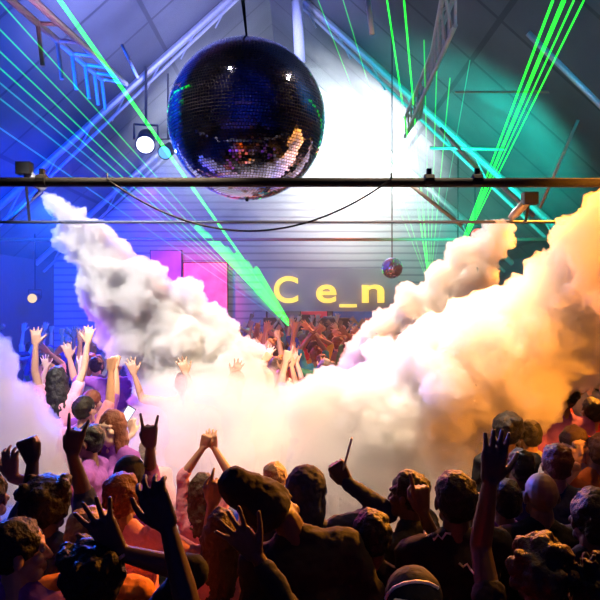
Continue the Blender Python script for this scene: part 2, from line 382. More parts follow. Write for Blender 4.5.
# ---------------------------------------------------------------- stage
st = empty('stage', (-.8, 18.4, 0)); so = Vector((-.8, 18.4, 0))
MB().box(Vector((-.8, 18.5, .5))-so, (12.6, 2.6, 1.0)).build('platform', mat('stage_black', (.02, .02, .025), .6), st)
MB().box(Vector((-.8, 17.15, .95))-so, (12.6, .08, .1)).build('edge_trim', M_steel, st)
tag(st, 'low black stage across the end of the hall under the letters', 'stage')
def led_panel(x0, x1, y0, y1, d, cname, col, e, lab):
    a = P(x0, y1, d); b = P(x1, y0, d); c = (a+b)/2; r = empty('light_panel', c)
    m = MB(); m.box((0, .05, 0), (b.x-a.x, .1, b.z-a.z)); m.build('casing', M_dark, r)
    mt = mat('led_'+cname, col, emit=e, ecol=col)
    if 'wv' not in mt:
        nt = mt.node_tree; bs = nt.nodes['Principled BSDF']; tc = nt.nodes.new('ShaderNodeTexCoord'); n = nt.nodes.new('ShaderNodeTexNoise'); n.inputs['Scale'].default_value = 2.2
        cr = nt.nodes.new('ShaderNodeValToRGB'); cr.color_ramp.elements[0].position = .35; cr.color_ramp.elements[0].color = (*[x*.25 for x in col], 1); cr.color_ramp.elements[1].position = .62; cr.color_ramp.elements[1].color = (*col, 1)
        nt.links.new(tc.outputs['Object'], n.inputs[0]); nt.links.new(n.outputs['Fac'], cr.inputs[0]); nt.links.new(cr.outputs[0], bs.inputs['Emission Color']); mt['wv'] = 1
    m = MB(); m.box((0, -.012, 0), (b.x-a.x-.06, .02, b.z-a.z-.06)); m.build('screen', mt, r)
    MB().tube([(0, .08, (b.z-a.z)/2-.05), (0, .08, 1.0-c.z)], .04, 8).build('post', M_dark, r)
    return tag(r, lab, 'light panel')
led_panel(150, 182, 250, 335, 19.2, 'violet', (.25, .08, .6), .5, 'violet lit panel beside the jet, next to the pink one')
led_panel(183, 228, 262, 338, 19.1, 'pink', (1, .12, .25), 1.0, 'pink and red lit panel at the side of the stage')
led_panel(300, 328, 300, 338, 19.3, 'red', (.8, .05, .08), .7, 'small dark red lit panel under the letters')
led_panel(332, 392, 302, 345, 19.3, 'navy', (.02, .10, .30), .7, 'navy blue lit panel beneath the last two sign characters')
led_panel(394, 440, 285, 345, 19.2, 'green', (.05, .5, .05), .8, 'green lit panel beside the little mirror ball')
# sign
sg = empty('stage_sign', P(330, 290, 18.9)); sgo = P(330, 290, 18.9)
MB().box((-.0, .10, 0), (4.3, .06, 1.35)).build('backing', mat('sign_back', (.42, .38, .38), .7), sg)
MB().tube([(-2.0, .16, .6), (-2.0, .16, 1.0-sgo.z)], .03, 6).build('post', M_dark, sg); MB().tube([(2.0, .16, .6), (2.0, .16, 1.0-sgo.z)], .03, 6).build('post', M_dark, sg)
M_sign = mat('sign_yellow', (1, .72, .12), emit=1.0, ecol=(1, .70, .10))
for ch, px, wd in (('C', 286, 24), ('e', 326, 20), ('_', 348, 17), ('n', 373, 22)):
    cu = bpy.data.curves.new('letter', 'FONT'); cu.body = ch; cu.size = 1.15; cu.extrude = .04; cu.offset = .018; cu.align_x = 'CENTER'
    o = bpy.data.objects.new('tmp', cu); COL.objects.link(o); me = bpy.data.meshes.new_from_object(o.evaluated_get(bpy.context.evaluated_depsgraph_get())); bpy.data.objects.remove(o)
    co = np.empty(len(me.vertices)*3, 'f'); me.vertices.foreach_get('co', co); co = co.reshape(-1, 3); ww = (wd*18.9/600)/(co[:, 0].max()-co[:, 0].min()); co[:, 0] *= ww; me.vertices.foreach_set('co', co.ravel()); me.update()
    o = link('letter', me, M_sign, sg); o.rotation_euler = (R(90), 0, 0); o.location = (P(px, 300, 18.9).x-sgo.x, -.02, -.38)
tag(sg, 'yellow glowing sign letters C e _ n on a grey board over the stage', 'sign')
# a DJ desk in front of the letters
dj = empty('dj_desk', (.2, 18.35, 1.0))
MB().box((0, 0, .5), (2.6, .7, 1.0)).build('desk', M_dark, dj)
for x in (-.7, .7):
    MB().tube([(x, 0, 1.0), (x, 0, 1.05)], .2, 20).build('turntable', M_steel, dj)
MB().box((0, 0, 1.05), (.5, .4, .1)).build('mixer', M_dark, dj)
tag(dj, 'dark desk with two turntables on the stage under the letters', 'desk')
# ---------------------------------------------------------------- lasers
G1 = beam_mat('laser_green', (.01, 1, .015), 1.0); G2 = beam_mat('laser_green_soft', (.02, 1, .05), .35); G5 = beam_mat('laser_burst', (.02, 1, .01), .8); G3 = beam_mat('laser_green_faint', (.04, .8, .35), .22); G4 = beam_mat('laser_teal', (.05, .5, .7), .25)
def laser(src, far, dn, r, mt, lab, group=None):
    """beam from the projector at src up over the crowd towards the camera's end of the hall, passing far=(px,py) at distance dn"""
    a = Vector(src); b = P(*far, dn)
    o = MB().tube([a, b], r, 8, caps=False).build('laser_beam', mt, None, True, (a+b)/2)
    return tag(o, lab, 'laser beam', group)
def projector(c, lab):
    r = empty('laser_projector', Vector(c)+Vector((0, .15, 0)))
    MB().box((0, .1, 0), (.34, .3, .22)).build('housing', M_dark, r); MB().tube([(0, -.07, 0), (0, -.045, 0)], .06, 12).build('aperture', mat('laser_glass', (.1, 1, .1), emit=5, ecol=(.05, 1, .08)), r)
    MB().tube([(0, .1, -.1), (0, .1, 1.0-c[2])], .03, 8).build('stand', M_dark, r)
    return tag(r, lab, 'laser projector')
S1 = P(292, 328, 17.6); S2 = P(430, 288, 17.8); S3 = P(452, 268, 17.6)
projector(S1, 'black laser projector sending green beams up over the blue corner of the hall'); projector(S2, 'black laser projector at the foot of the near-vertical green fan'); projector(S3, 'black laser projector at the foot of the thick green beam')
laser(S1, (60, 0), 4.3, .014, G1, 'thick bright green laser beam passing beside the mirror ball')
laser(S1, (52, -8), 4.3, .006, G1, 'thin green laser beam hugging the thick one by the mirror ball')
fans = [((0, -4), 'topmost'), ((0, 26), 'second'), ((0, 50), 'third'), ((0, 68), 'fourth'), ((0, 84), 'fifth'), ((0, 101), 'sixth'), ((0, 133), 'lowest')]
for k, (pt, nm) in enumerate(fans):
    laser(S1, (pt[0]-25, pt[1]-22), 4.6, .0065, G2 if k < 4 else (G3 if k < 6 else G4), '%s beam of the faint parallel laser fan over the blue corner' % nm, 'faint laser fan over the blue corner')
for k in range(7):
    laser(S1, (196+k*10, 226+k*7), 14, .05, G2 if k % 2 else G5, 'short green laser ray in the burst under the sign, ray %s from the pink panel' % ['first', 'second', 'third', 'fourth', 'fifth', 'sixth', 'seventh'][k], 'green laser burst on the stage')
for k, (pt, rr, mt) in enumerate((((387, 0), .010, G1), ((404, 0), .011, G1), ((318, 0), .006, G2), ((340, -10), .006, G2), ((424, 40), .008, G2), ((437, 60), .008, G2), ((450, 78), .008, G2), ((470, 60), .006, G3))):
    laser(S2, pt, 7.5, rr, mt, '%s green beam of the near-vertical laser fan' % ['brightest slanting', 'bright slanting second', 'shallowest thin', 'thin shallow second', 'upright middle', 'upright second', 'upright third', 'faint outermost'][k], 'near-vertical laser fan')
for k, (pt, rr, mt) in enumerate((((553, 0), .012, G1), ((564, 0), .020, G1), ((574, 0), .008, G1), ((584, 0), .008, G1))):
    laser(S3, pt, 5.0, rr, mt, '%s beam of the thick green laser bundle crossing the teal roof' % ['inner thin', 'thickest', 'outer thin', 'outermost thin'][k], 'thick green laser bundle')
# ---------------------------------------------------------------- smoke
def plume(a, b, ra, rb, seed, nb=26, bulge=1.0, grow=1.0):
    """billowing jet: blobs that swell from the nozzle a to the mouth b"""
    rnd = random.Random(seed); mb = MB(); a = Vector(a); b = Vector(b); u, v, d = frame_of(b-a)
    L = (b-a).length; t = 0
    mb.cap(a, a+d*L*.1, ra, ra*1.5)
    pts = []
    t = .02
    while t < 1:
        r = ra+(rb-ra)*t**grow; c = a+d*L*t
        mb.ell(c, r*.86); pts.append((c, r)); t += r*.42/L
    for c, r in pts:
        for k in range(7):
            an = rnd.uniform(0, 6.283); q = c+(u*math.cos(an)+v*math.sin(an))*r*rnd.uniform(.55, .8)+d*rnd.uniform(-.2, .2)*r
            mb.ell(q, r*rnd.uniform(.28, .5)*bulge, nu=10, nv=7)
    return mb
def blobs(lst, seed, sub=8):
    rnd = random.Random(seed); mb = MB()
    for c, r in lst:
        c = Vector(c); rr = r if isinstance(r, tuple) else (r, r, r)
        mb.ell(c, rr)
        for k in range(sub):
            q = Vector((rnd.gauss(0, 1), rnd.gauss(0, 1), rnd.gauss(0, 1))).normalized()
            mb.ell(c+Vector((q.x*rr[0], q.y*rr[1], q.z*rr[2]))*.8, min(rr)*rnd.uniform(.3, .55), nu=10, nv=7)
    return mb
def smoke(name, mb, voxel, nz, nsc, seed, density, label, aniso=.2):
    me = remeshed(mb, name, voxel, 1, nz, nsc, seed, .55)
    o = link(name, me, smoke_mat(name, density, (1, 1, 1), aniso))
    return tag(o, label, 'smoke', kind='stuff')
smoke('smoke_jet', plume(P(45, 193, 6.1), P(215, 400, 7.4), .03, .85, 1, grow=.8), .022, .085, 4.5, 1, 14,
      'white smoke jet shooting down from the nozzle under the blue roof')
smoke('smoke_jet', plume(P(508, 222, 6.1), P(380, 392, 7.4), .03, .74, 2, grow=.65), .022, .085, 4.5, 2, 14,
      'white smoke jet shooting down beside the stage sign from a nozzle below the dark truss')
smoke('smoke_cloud', plume(P(690, 255, 4.4), P(350, 440, 5.5), .50, .62, 3), .024, .085, 4.5, 3, 9,
      'huge billowing smoke cloud turning orange as it rolls over the dark crowd')
smoke('smoke_cloud', blobs([(P(-25, 375, 5), .36), (P(-5, 430, 5), .46), (P(30, 465, 5), .35), (P(-40, 470, 4.8), .5)], 4), .028, .07, 5, 4, 6,
      'pale peach smoke cloud at the edge of the hall below the yellow lamp')
smoke('fog_bank', blobs([(P(60, 510, 4.9), (.7, .5, .5)), (P(140, 480, 5.2), (.8, .6, .55)), (P(210, 440, 5.4), (.9, .7, .6)), (P(290, 450, 5.2), (.9, .6, .6)), (P(370, 470, 5.0), (.9, .6, .6)), (P(430, 480, 4.9), (.6, .6, .6)),
                         (P(230, 400, 6.4), (.8, .7, .4))], 5), .04, .09, 3.5, 5, 1.6,
      'low peach fog bank drifting through the middle of the crowd')

hz = slab('haze', [(XL+.05, 6.6, .02), (XR-.05, 6.6, .02), (XR-.05, 6.6, ZE-.05), (XM, 6.6, ZR-.1), (XL+.05, 6.6, ZE-.05)], (0, 13.3, 0), smoke_mat('hall_haze', .006, (1, 1, 1), .3))
hz['kind'] = 'stuff'; tag(hz, 'thin coloured haze filling the far half of the hall', 'haze')

smoke('glow_haze', blobs([((1.3, 17.6, 7.2), (2.6, 1.5, 1.9)), ((-.6, 17.6, 6.6), (2.6, 1.4, 1.6)), ((-2.9, 17.3, 6.2), (1.8, 1.3, 1.3)), ((.6, 17.5, 8.4), (1.3, 1.2, .9)), ((2.8, 17.5, 5.9), (1.5, 1.3, 1.2))], 9, 5), .12, .2, 1, 9, .2,
      'bright white haze glowing under the roof behind the mirror ball')
# ---------------------------------------------------------------- people
# finger: (sideways place on the palm, length, spread)
FING = [(.031, .072, .16), (.011, .080, .05), (-.010, .075, -.06), (-.030, .060, -.18)]
HANDS = {  # curl of index, middle, ring, little, thumb; spread factor
    'open': ((.06, .04, .06, .08), .1, 2.4), 'fist': ((1, 1, 1, 1), 1, .2), 'point': ((.03, .95, 1, 1), .9, .3),
    'horns': ((.05, 1, 1, .05), .9, 1.2), 'claw': ((.35, .3, .35, .4), .3, 1.5), 'peace': ((.04, .04, 1, 1), .9, 2.2),
    'flat': ((.05, .03, .03, .06), .15, .8), 'relax': ((.3, .35, .4, .45), .35, .8), 'hook': ((.25, .8, .9, .95), .6, .6)}
def add_hand(mb, W, d, n, side, pose, s=1.0, thick=1.0):
    """W wrist, d along the hand, n palm normal, side towards the thumb"""
    d = Vector(d).normalized(); n = Vector(n); n = (n-d*n.dot(d)).normalized(); side = Vector(side); side = (side-d*side.dot(d)-n*side.dot(n)).normalized()
    curls, tc, sp = HANDS[pose]
    for off, ln, _ in FING:
        mb.cap(W+d*.012*s+side*off*.55*s, W+d*.092*s+side*off*s, .017*s*thick, .0145*s*thick, n=10)
    mb.ell(W+d*.05*s, (.036*s, .05*s, .017*s), Matrix((side, d, n)).transposed())
    for (off, ln, spd), c in zip(FING, curls):
        p = W+d*.094*s+side*off*s; a0 = spd*sp; f = (d*math.cos(a0)+side*math.sin(a0)).normalized()
        seg = [ln*.46*s, ln*.30*s, ln*.26*s]; r = [.0098, .0090, .0083, .0075]; ang = 0
        for k in range(3):
            ang += c*(R(85) if k == 0 else R(95) if k == 1 else R(60))
            q = p+(f*math.cos(ang)+n*math.sin(ang))*seg[k]
            mb.cap(p, q, r[k]*s*thick, r[k+1]*s*thick, n=8); p = q
    p = W+d*.024*s+side*.030*s; a = R(48)*(1-tc*.6)
    f = (d*math.cos(a)+side*math.sin(a)+n*.25).normalized()
    q = p+f*.045*s; mb.cap(p, q, .0145*s*thick, .0115*s*thick, n=8)
    f2 = (f+(-side*.9+n*.9)*tc+d*.15).normalized(); q2 = q+f2*.034*s; mb.cap(q, q2, .0112*s*thick, .0095*s*thick, n=8)
    f3 = (f2+(-side*.7)*tc).normalized(); mb.cap(q2, q2+f3*.024*s, .0095*s*thick, .008*s*thick, n=8)

def ik(S, T, l1, l2, pole):
    v = T-S; D = v.length; mx = (l1+l2)*.995
    if D > mx: T = S+v*(mx/D); v = T-S; D = mx
    D = max(D, abs(l1-l2)+.03); d = v.normalized()
    a = (l1*l1-l2*l2+D*D)/(2*D); h = math.sqrt(max(0, l1*l1-a*a))
    pl = Vector(pole); pl = pl-d*pl.dot(d)
    pl = pl.normalized() if pl.length > 1e-4 else d.orthogonal()
    return S+d*a+pl*h, S+d*D

SK = {'tan': (.50, .28, .18), 'pale': (.68, .46, .36), 'brown': (.26, .14, .09), 'dark': (.10, .055, .04)}
def skin(k): return mat('skin_'+k, SK[k], .5, bump=.12, bscale=60, var=.12)
def cloth(name, col): return mat('cloth_'+name.replace(' ', '_'), col, .85, bump=.4, bscale=45, var=.15)
CL = {'black': (.012, .012, .016), 'navy': (.02, .03, .09), 'white': (.75, .74, .72), 'pink': (.75, .32, .42), 'yellow': (.8, .5, .06), 'red': (.6, .04, .05),
      'purple': (.22, .06, .35), 'grey': (.22, .22, .24), 'blue': (.05, .15, .55), 'orange': (.75, .25, .05), 'green': (.06, .3, .12), 'teal': (.04, .32, .34), 'cream': (.7, .62, .48)}
HC = {'black': (.008, .007, .007), 'brown': (.06, .028, .014), 'blond': (.42, .26, .10), 'grey': (.25, .24, .23), 'auburn': (.16, .04, .015)}
def hairmat(k): return mat('hair_'+k, HC[k], .55, bump=.8, bscale=90, var=.35)

def person_meshes(sp, voxel=.006, far=False):
    """all the surfaces of one person standing at the origin and facing +Y, from a pose description"""
    hs = sp.get('h', 1.0); rnd = random.Random(sp.get('seed', 1)); fem = sp.get('fem', False)
    body, shirt, pants, hair, shoes = MB(), MB(), MB(), MB(), MB()
    lean = sp.get('lean', (0, 0)); hip = Vector((0, 0, .94))
    up = Vector((lean[0], lean[1], 1)).normalized()
    def T(x, y, z):  # a torso point; z is its height when upright
        t = z-.94; rt = Vector((1, 0, 0))-up*up.x; rt.normalize(); fw = up.cross(rt)
        return hip+up*t+rt*x+fw*y
    rt = (Vector((1, 0, 0))-up*up.x).normalized(); fw = up.cross(rt); TM = Matrix((rt, fw, up)).transposed()
    sw = .165 if fem else .185; k = .92 if fem else 1
    # torso
    def torso(m, g):
        m.ell(T(0, 0, .93), (.165+g, .115+g, .13+g), TM); m.ell(T(0, .005, 1.08), ((.135 if fem else .155)+g, .098+g, .14+g), TM)
        m.ell(T(0, 0, 1.27), (.168*k+g, .112+g, .19+g), TM); m.ell(T(0, -.012, 1.36), (.18*k+g, .095+g, .11+g), TM)
        m.cap(T(-sw+.02, -.01, 1.425), T(sw-.02, -.01, 1.425), .062*k+g, .062*k+g)
        m.cap(T(-.11, -.01, 1.435), T(-.03, -.005, 1.49), .045+g, .045+g); m.cap(T(.11, -.01, 1.435), T(.03, -.005, 1.49), .045+g, .045+g)
        if fem:
            for s in (-1, 1): m.ell(T(s*.075, .10, 1.29), (.062+g, .055+g, .06+g), TM)
    torso(body, 0)
    # legs
    st = sp.get('stance', .10); bend = sp.get('bend', .03)
    legs = []
    for s in (-1, 1):
        H = Vector((s*.09, 0, .90)); A = Vector((s*st+ .0, -.02+s*.03, .085)); K, A2 = ik(H, A, .43, .42, (s*.12, 1, 0)); legs.append((s, H, K, A))
        body.cap(H, K, .088*k, .058); body.cap(K, A, .058, .036); body.ell(K+(A-K)*.3+Vector((0, -.02, 0)), (.05, .055, .12))
        body.cap(A+Vector((0, 0, -.045)), A+Vector((s*.02, .13, -.052)), .036, .026)
        pants.cap(H, K, .100*k, .074); pants.cap(K, A+Vector((0, 0, .02)), .074, .058); pants.ell(K+(A-K)*.3+Vector((0, -.022, 0)), (.066, .072, .15)); pants.ell(K, .078)
        shoes.cap(A+Vector((0, -.03, -.042)), A+Vector((s*.02, .15, -.046)), .046, .038); shoes.cap(A+Vector((0, 0, .0)), A+Vector((0, 0, -.03)), .050, .048)
    pants.ell(T(0, 0, .91), (.174, .124, .13), TM); pants.ell(T(0, 0, .99), (.150, .105, .06), TM)
    # neck and head
    yaw, tilt, nod = sp.get('head', (0, 0, 0))
    HMx = TM @ Matrix.Rotation(R(yaw), 3, 'Z') @ Matrix.Rotation(R(tilt), 3, 'Y') @ Matrix.Rotation(R(nod), 3, 'X')
    nb = T(0, -.005, 1.46); hc = nb+TM @ (Matrix.Rotation(R(tilt*.6), 3, 'Y') @ Matrix.Rotation(R(nod*.6), 3, 'X') @ Vector((0, .018, .178)))
    def Hd(x, y, z): return hc+HMx @ Vector((x, y, z))
    body.cap(nb, Hd(0, -.012, -.075), .060*k, .054*k)
    body.ell(Hd(0, -.008, .022), (.076, .095, .093), HMx); body.ell(Hd(0, .025, -.045), (.060, .066, .072), HMx)
    body.cap(Hd(-.028, .055, -.082), Hd(.028, .055, -.082), .028, .028); body.ell(Hd(0, .066, -.092), (.022, .018, .018), HMx)
    body.cap(Hd(0, .083, .012), Hd(0, .106, -.030), .009, .0135); body.ell(Hd(-.012, .096, -.032), .009, HMx); body.ell(Hd(.012, .096, -.032), .009, HMx)
    body.cap(Hd(-.04, .078, .030), Hd(.04, .078, .030), .012, .012); body.cap(Hd(-.02, .085, -.058), Hd(.02, .085, -.058), .0095, .0095); body.cap(Hd(-.017, .084, -.070), Hd(.017, .084, -.070), .010, .010)
    for s in (-1, 1):
        body.ell(Hd(s*.048, .062, -.02), (.022, .022, .02), HMx)
        body.ell(Hd(s*.080, -.005, -.008), (.010, .020, .032), HMx @ Matrix.Rotation(R(s*18), 3, 'Z'))
    eyes = [Hd(s*.031, .079, .008) for s in (-1, 1)]
    # arms
    sl = sp.get('sleeve', .55); arms = sp.get('arms', {})
    for s, key in ((-1, 'L'), (1, 'R')):
        S = T(s*sw, -.01, 1.42); a = arms.get(key); as_ = sp.get('armscale', 1.0)
        if a and a.get('w') is not None:
            Wt = Vector(a['w']); S = S+(Vector((s*-.02, 0, .04)) if Wt.z > S.z else Vector())
            E, W = ik(S, Wt, .285*as_, .265*as_, a.get('pole', (s*1, .2, -.4)))
            fd = Vector(a.get('dir') or (W-E).normalized()); pose = a.get('hand', 'open'); n = Vector(a.get('n', (0, 1, 0))); sd = Vector(a.get('side', (-s, 0, 0)))
        else:
            E = T(s*(sw+.07), -.03, 1.14); W = E+Vector((s*.0, .12, -.22)); fd = (W-E); pose = 'relax'; n = Vector((-s, 0, 0)); sd = Vector((0, 1, 0))
        body.ell(S, .058*k); body.cap(S, E, .050*k, .039*k); body.cap(E, E+(W-E)*.35, .040*k, .040*k, flat=1); body.cap(E+(W-E)*.3, W, .040*k, .0265*k)
        hsz = (a or {}).get('size', 1.08 if not fem else 1.0)
        add_hand(body, W, fd, n, sd, pose, hsz, 1.0 if not far else 1.25)
        shirt.ell(S, .072*k); e = min(sl, .5)*2
        shirt.cap(S, S+(E-S)*e, .066*k, .066*k-.012*e)
        if sl > .5: shirt.cap(E, E+(W-E)*(sl-.5)*2, .054*k, .054*k-.016*(sl-.5)*2)
    torso(shirt, .013); shirt.ell(T(0, 0, .95), (.190, .142, .13), TM); shirt.ell(T(0, 0, .90), (.196, .148, .09), TM)
    if sp.get('coat'): shirt.ell(T(0, -.01, 1.15), (.20, .15, .30), TM); shirt.ell(T(0, -.01, 1.38), (.205, .125, .12), TM)
    if sp.get('collar'): shirt.cap(T(-.03, -.01, 1.47), T(.03, -.01, 1.47), .075, .075)
    # hair and headgear
    style = sp.get('hair', 'short'); trim = None
    cup = lambda m, g, y=-.018, z=.040: m.ell(Hd(0, y, z), (.078+g, .092+g, .086+g), HMx)
    if style in ('short', 'long', 'bun', 'curly', 'bushy', 'ponytail', 'spiky'):
        cup(hair, .010); hair.ell(Hd(0, -.045, -.005), (.076, .066, .070), HMx)
    if style == 'bushy':
        cup(hair, .030)
        for q in range(26):
            a = rnd.uniform(0, 6.28); z = rnd.uniform(-.03, .12); hair.ell(Hd(math.cos(a)*.085, -.02+math.sin(a)*.085-.015, z+.01), rnd.uniform(.02, .04), nu=8, nv=6)
    if style == 'curly':
        for q in range(70):
            a = rnd.uniform(0, 6.28); b = rnd.uniform(-.5, 1.5)
            x, y, z = math.cos(a)*math.cos(b), math.sin(a)*math.cos(b), math.sin(b)
            if y > .45 and z < .35: continue
            hair.ell(Hd(x*.094, -.018+y*.104, .035+z*.1), rnd.uniform(.018, .030), nu=8, nv=6)
    if style == 'spiky':
        for q in range(40):
            a = rnd.uniform(0, 6.28); b = rnd.uniform(.3, 1.5); x, y, z = math.cos(a)*math.cos(b), math.sin(a)*math.cos(b), math.sin(b)
            hair.cap(Hd(x*.07, -.018+y*.08, .04+z*.08), Hd(x*.10, -.025+y*.115, .05+z*.125), .014, .006, n=6)
    if style in ('long', 'ponytail'):
        if style == 'long':
            for q in range(13):
                a = R(180+ (q-6)*19-90)+math.pi*0; x = math.sin(R((q-6)*20)); y = -math.cos(R((q-6)*20))
                p0 = Hd(x*.076, -.02+y*.075, .03); p1 = Hd(x*.085, -.02+y*.082, -.08); p2 = T(x*.10, -.015+y*.105, 1.36-rnd.uniform(0, .10))
                hair.cap(p0, p1, .026, .028, n=8); hair.cap(p1, p2, .028, .015, n=8)
        else:
            p0 = Hd(0, -.105, .06); p1 = Hd(0, -.16, -.02); p2 = Hd(0, -.13, -.19); hair.cap(p0, p1, .022, .032, n=8); hair.cap(p1, p2, .032, .012, n=8)
    if style == 'bun': hair.ell(Hd(0, -.06, .125), (.045, .045, .042), HMx); hair.ell(Hd(0, -.05, .10), (.04, .04, .03), HMx)
    if style == 'tallknit':   # long slouching knitted hat
        cup(hair, .022); hair.cap(Hd(0, -.02, .05), Hd(0, -.05, .175), .094, .070, n=16); hair.ell(Hd(0, -.03, .0), (.10, .105, .06), HMx)
    if style == 'beanie': cup(hair, .018, z=.048); hair.ell(Hd(0, -.02, .03), (.096, .108, .035), HMx)
    if style == 'hood':
        cup(hair, .032); hair.ell(Hd(0, -.04, -.03), (.105, .10, .11), HMx); hair.cap(Hd(0, -.05, -.05), T(0, -.06, 1.43), .10, .085, n=14)
    if style == 'cap':
        cup(hair, .014, z=.050); trim = MB()
        ba = R(sp.get('brim', 0)); bd = Vector((math.sin(ba), math.cos(ba), 0))
        for q in range(-4, 5):
            a = q*R(13); dd = Vector((math.sin(ba+a), math.cos(ba+a), 0)); trim.cap(Hd(dd.x*.075, -.018+dd.y*.085, .055), Hd(dd.x*.10+bd.x*.065, -.018+dd.y*.10+bd.y*.065, .045), .010, .008, n=8)
    out = {}
    vb = voxel
    out['body'] = remeshed(body, 'body', vb, 1)
    n0 = 0
    out['shirt'] = remeshed(shirt, 'shirt', max(.010, voxel*1.6), 3, .012, 9, sp.get('seed', 1))
    out['trousers'] = remeshed(pants, 'trousers', .014, 3, .010, 7, sp.get('seed', 1)+3)
    out['shoes'] = remeshed(shoes, 'shoes', .012, 2)
    if style != 'bald':
        nzv = {'tallknit': .006, 'beanie': .004, 'cap': .002, 'hood': .008}.get(style, .012)
        out['hair'] = remeshed(hair, 'hair', .008 if voxel < .008 else .011, 1, nzv, 22, sp.get('seed', 1))
    if trim: out['brim'] = remeshed(trim, 'brim', .006, 2)
    if sp.get('face'):
        for i, e in enumerate(eyes):
            m = MB().ell(e, .0125, nu=10, nv=8).mesh('eye'); m.polygons.foreach_set('use_smooth', [True]*len(m.polygons)); out['eye%d' % i] = m
    return out
HEADGEAR = {'tallknit': 'knitted_hat', 'beanie': 'beanie', 'cap': 'cap', 'hood': 'hood'}
def person(me, sp, loc, rz=0, scale=1.0, label='', group=None, share=False):
    """a top-level person from the meshes me: body > nothing; shirt, trousers, shoes, hair are its parts"""
    b = bpy.data.objects.new('person', me['body']); COL.objects.link(b); b.location = loc; b.rotation_euler = (0, 0, rz); b.scale = (scale,)*3
    def put(o, mt):
        if not o.data.materials: o.data.materials.append(mt)
        o.material_slots[0].link = 'OBJECT'; o.material_slots[0].material = mt
    put(b, skin(sp.get('skin', 'tan')))
    for key, nm, mt in (('shirt', 'jacket' if sp.get('coat') else 'shirt', cloth(sp.get('shirt', 'black'), CL[sp.get('shirt', 'black')])), ('trousers', 'trousers', cloth(sp.get('pants', 'black'), CL[sp.get('pants', 'black')])),
                        ('shoes', 'shoes', cloth('shoe', (.03, .03, .03))), ('hair', HEADGEAR.get(sp.get('hair', 'short'), 'hair'), hairmat(sp.get('haircol', 'black')) if sp.get('hair') not in HEADGEAR else cloth(sp.get('hat', 'black'), CL[sp.get('hat', 'black')])),
                        ('brim', 'brim', cloth(sp.get('brimcol', 'black'), CL[sp.get('brimcol', 'black')])), ('eye0', 'eye', mat('eye', (.35, .33, .32), .2)), ('eye1', 'eye', mat('eye', (.35, .33, .32), .2))):
        if key not in me: continue
        par = b
        o = bpy.data.objects.new(nm, me[key]); COL.objects.link(o); o.parent = par; put(o, mt)
    return tag(b, label, 'person', group)
# ---------------------------------------------------------------- people near the camera
def head_local(sp):
    lean = sp.get('lean', (0, 0)); up = Vector((lean[0], lean[1], 1)).normalized(); rt = (Vector((1, 0, 0))-up*up.x).normalized(); fw = up.cross(rt); TM = Matrix((rt, fw, up)).transposed()
    yaw, tilt, nod = sp.get('head', (0, 0, 0))
    return Vector((0, 0, .94))+up*.52-fw*.005+TM @ (Matrix.Rotation(R(tilt*.6), 3, 'Y') @ Matrix.Rotation(R(nod*.6), 3, 'X') @ Vector((0, .018, .178)))
def place(label, hp, d, rz=0, group=None, arms=None, s=None, **sp):
    hw = P(*hp, d); hl = head_local(sp); sc = s or hw.z/hl.z
    Rz = Matrix.Rotation(R(rz), 3, 'Z'); loc = hw-Rz @ (hl*sc); loc.z = 0
    inv = Rz.transposed(); la = {}
    for k, a in (arms or {}).items():
        a = dict(a); px, py = a.pop('p'); dw = d+a.pop('dd', 0)
        wv = P(px, py, dw); a['w'] = inv @ (wv-loc)/sc
        if 'tip' in a: t = a.pop('tip'); a['dir'] = inv @ (P(t[0], t[1], dw+a.pop('td', 0))-wv).normalized()
        for q in ('pole', 'n', 'side'):
            if q in a: a[q] = inv @ Vector(a[q])
        la[k] = a
    sp['arms'] = la; sp.setdefault('seed', int(hp[0]*3+hp[1]) % 97)
    sp['wpos'] = None
    o = person(person_meshes(sp, sp.get('voxel', .006)), sp, loc, R(rz), sc, label, group)
    return o
place('person with bushy black hair raising a fist and a horned hand, dark blue top', (47, 508), 2.68, hair='bushy', shirt='navy', skin='dark',
      arms={'L': dict(p=(33, 462), tip=(17, 418), dd=.1, hand='fist', pole=(-.3, 1, -.4)), 'R': dict(p=(72, 454), tip=(79, 415), dd=.1, hand='horns', pole=(-.1, 1, -.4))})
place('person at the edge of the crowd with a bent brown arm held up', (-10, 498), 2.95, hair='short', shirt='purple', skin='brown',
      arms={'R': dict(p=(12, 478), tip=(8, 445), dd=.1, hand='claw')})
place('person in a dark cap pointing straight up with one hand', (130, 479), 3.40, hair='cap', shirt='purple', skin='dark', brim=0, hat='black',
      arms={'R': dict(p=(150, 447), tip=(149, 418), dd=.0, hand='horns', pole=(-.3, 1, -.5), size=1.2)})
place('brown-haired person in a pale pink shirt with a yellow strap, one dark hand lifted', (122, 499), 2.85, hair='short', haircol='auburn', shirt='pink', skin='brown',
      arms={'R': dict(p=(212, 504), tip=(219, 478), dd=.12, hand='hook', pole=(.7, 0, -1))})
place('person with blond hair and an orange top looking aside', (93, 545), 2.42, hair='short', haircol='blond', shirt='orange', s=.97, head=(-35, 0, 0))
place('person in black spreading one open braceleted hand in front of the orange top', (95, 582), 2.02, hair='bushy', shirt='black', skin='dark',
      arms={'R': dict(p=(118, 552), tip=(92, 508), dd=-.02, hand='open', pole=(.8, 0, -.4), size=1.15)})
place('person turned sideways whose cheek catches orange light', (20, 552), 2.25, hair='short', shirt='purple', skin='tan', head=(-65, 0, 0), face=1)
place('person with bare tan arms joined overhead in the fog', (202, 489), 3.85, hair='long', haircol='brown', fem=True, shirt='pink', skin='tan',
      arms={'L': dict(p=(203, 448), tip=(209, 430), dd=.0, hand='fist', pole=(-1, 0, -.2)), 'R': dict(p=(214, 448), tip=(210, 428), dd=.03, hand='claw', pole=(1, 0, -.4))})
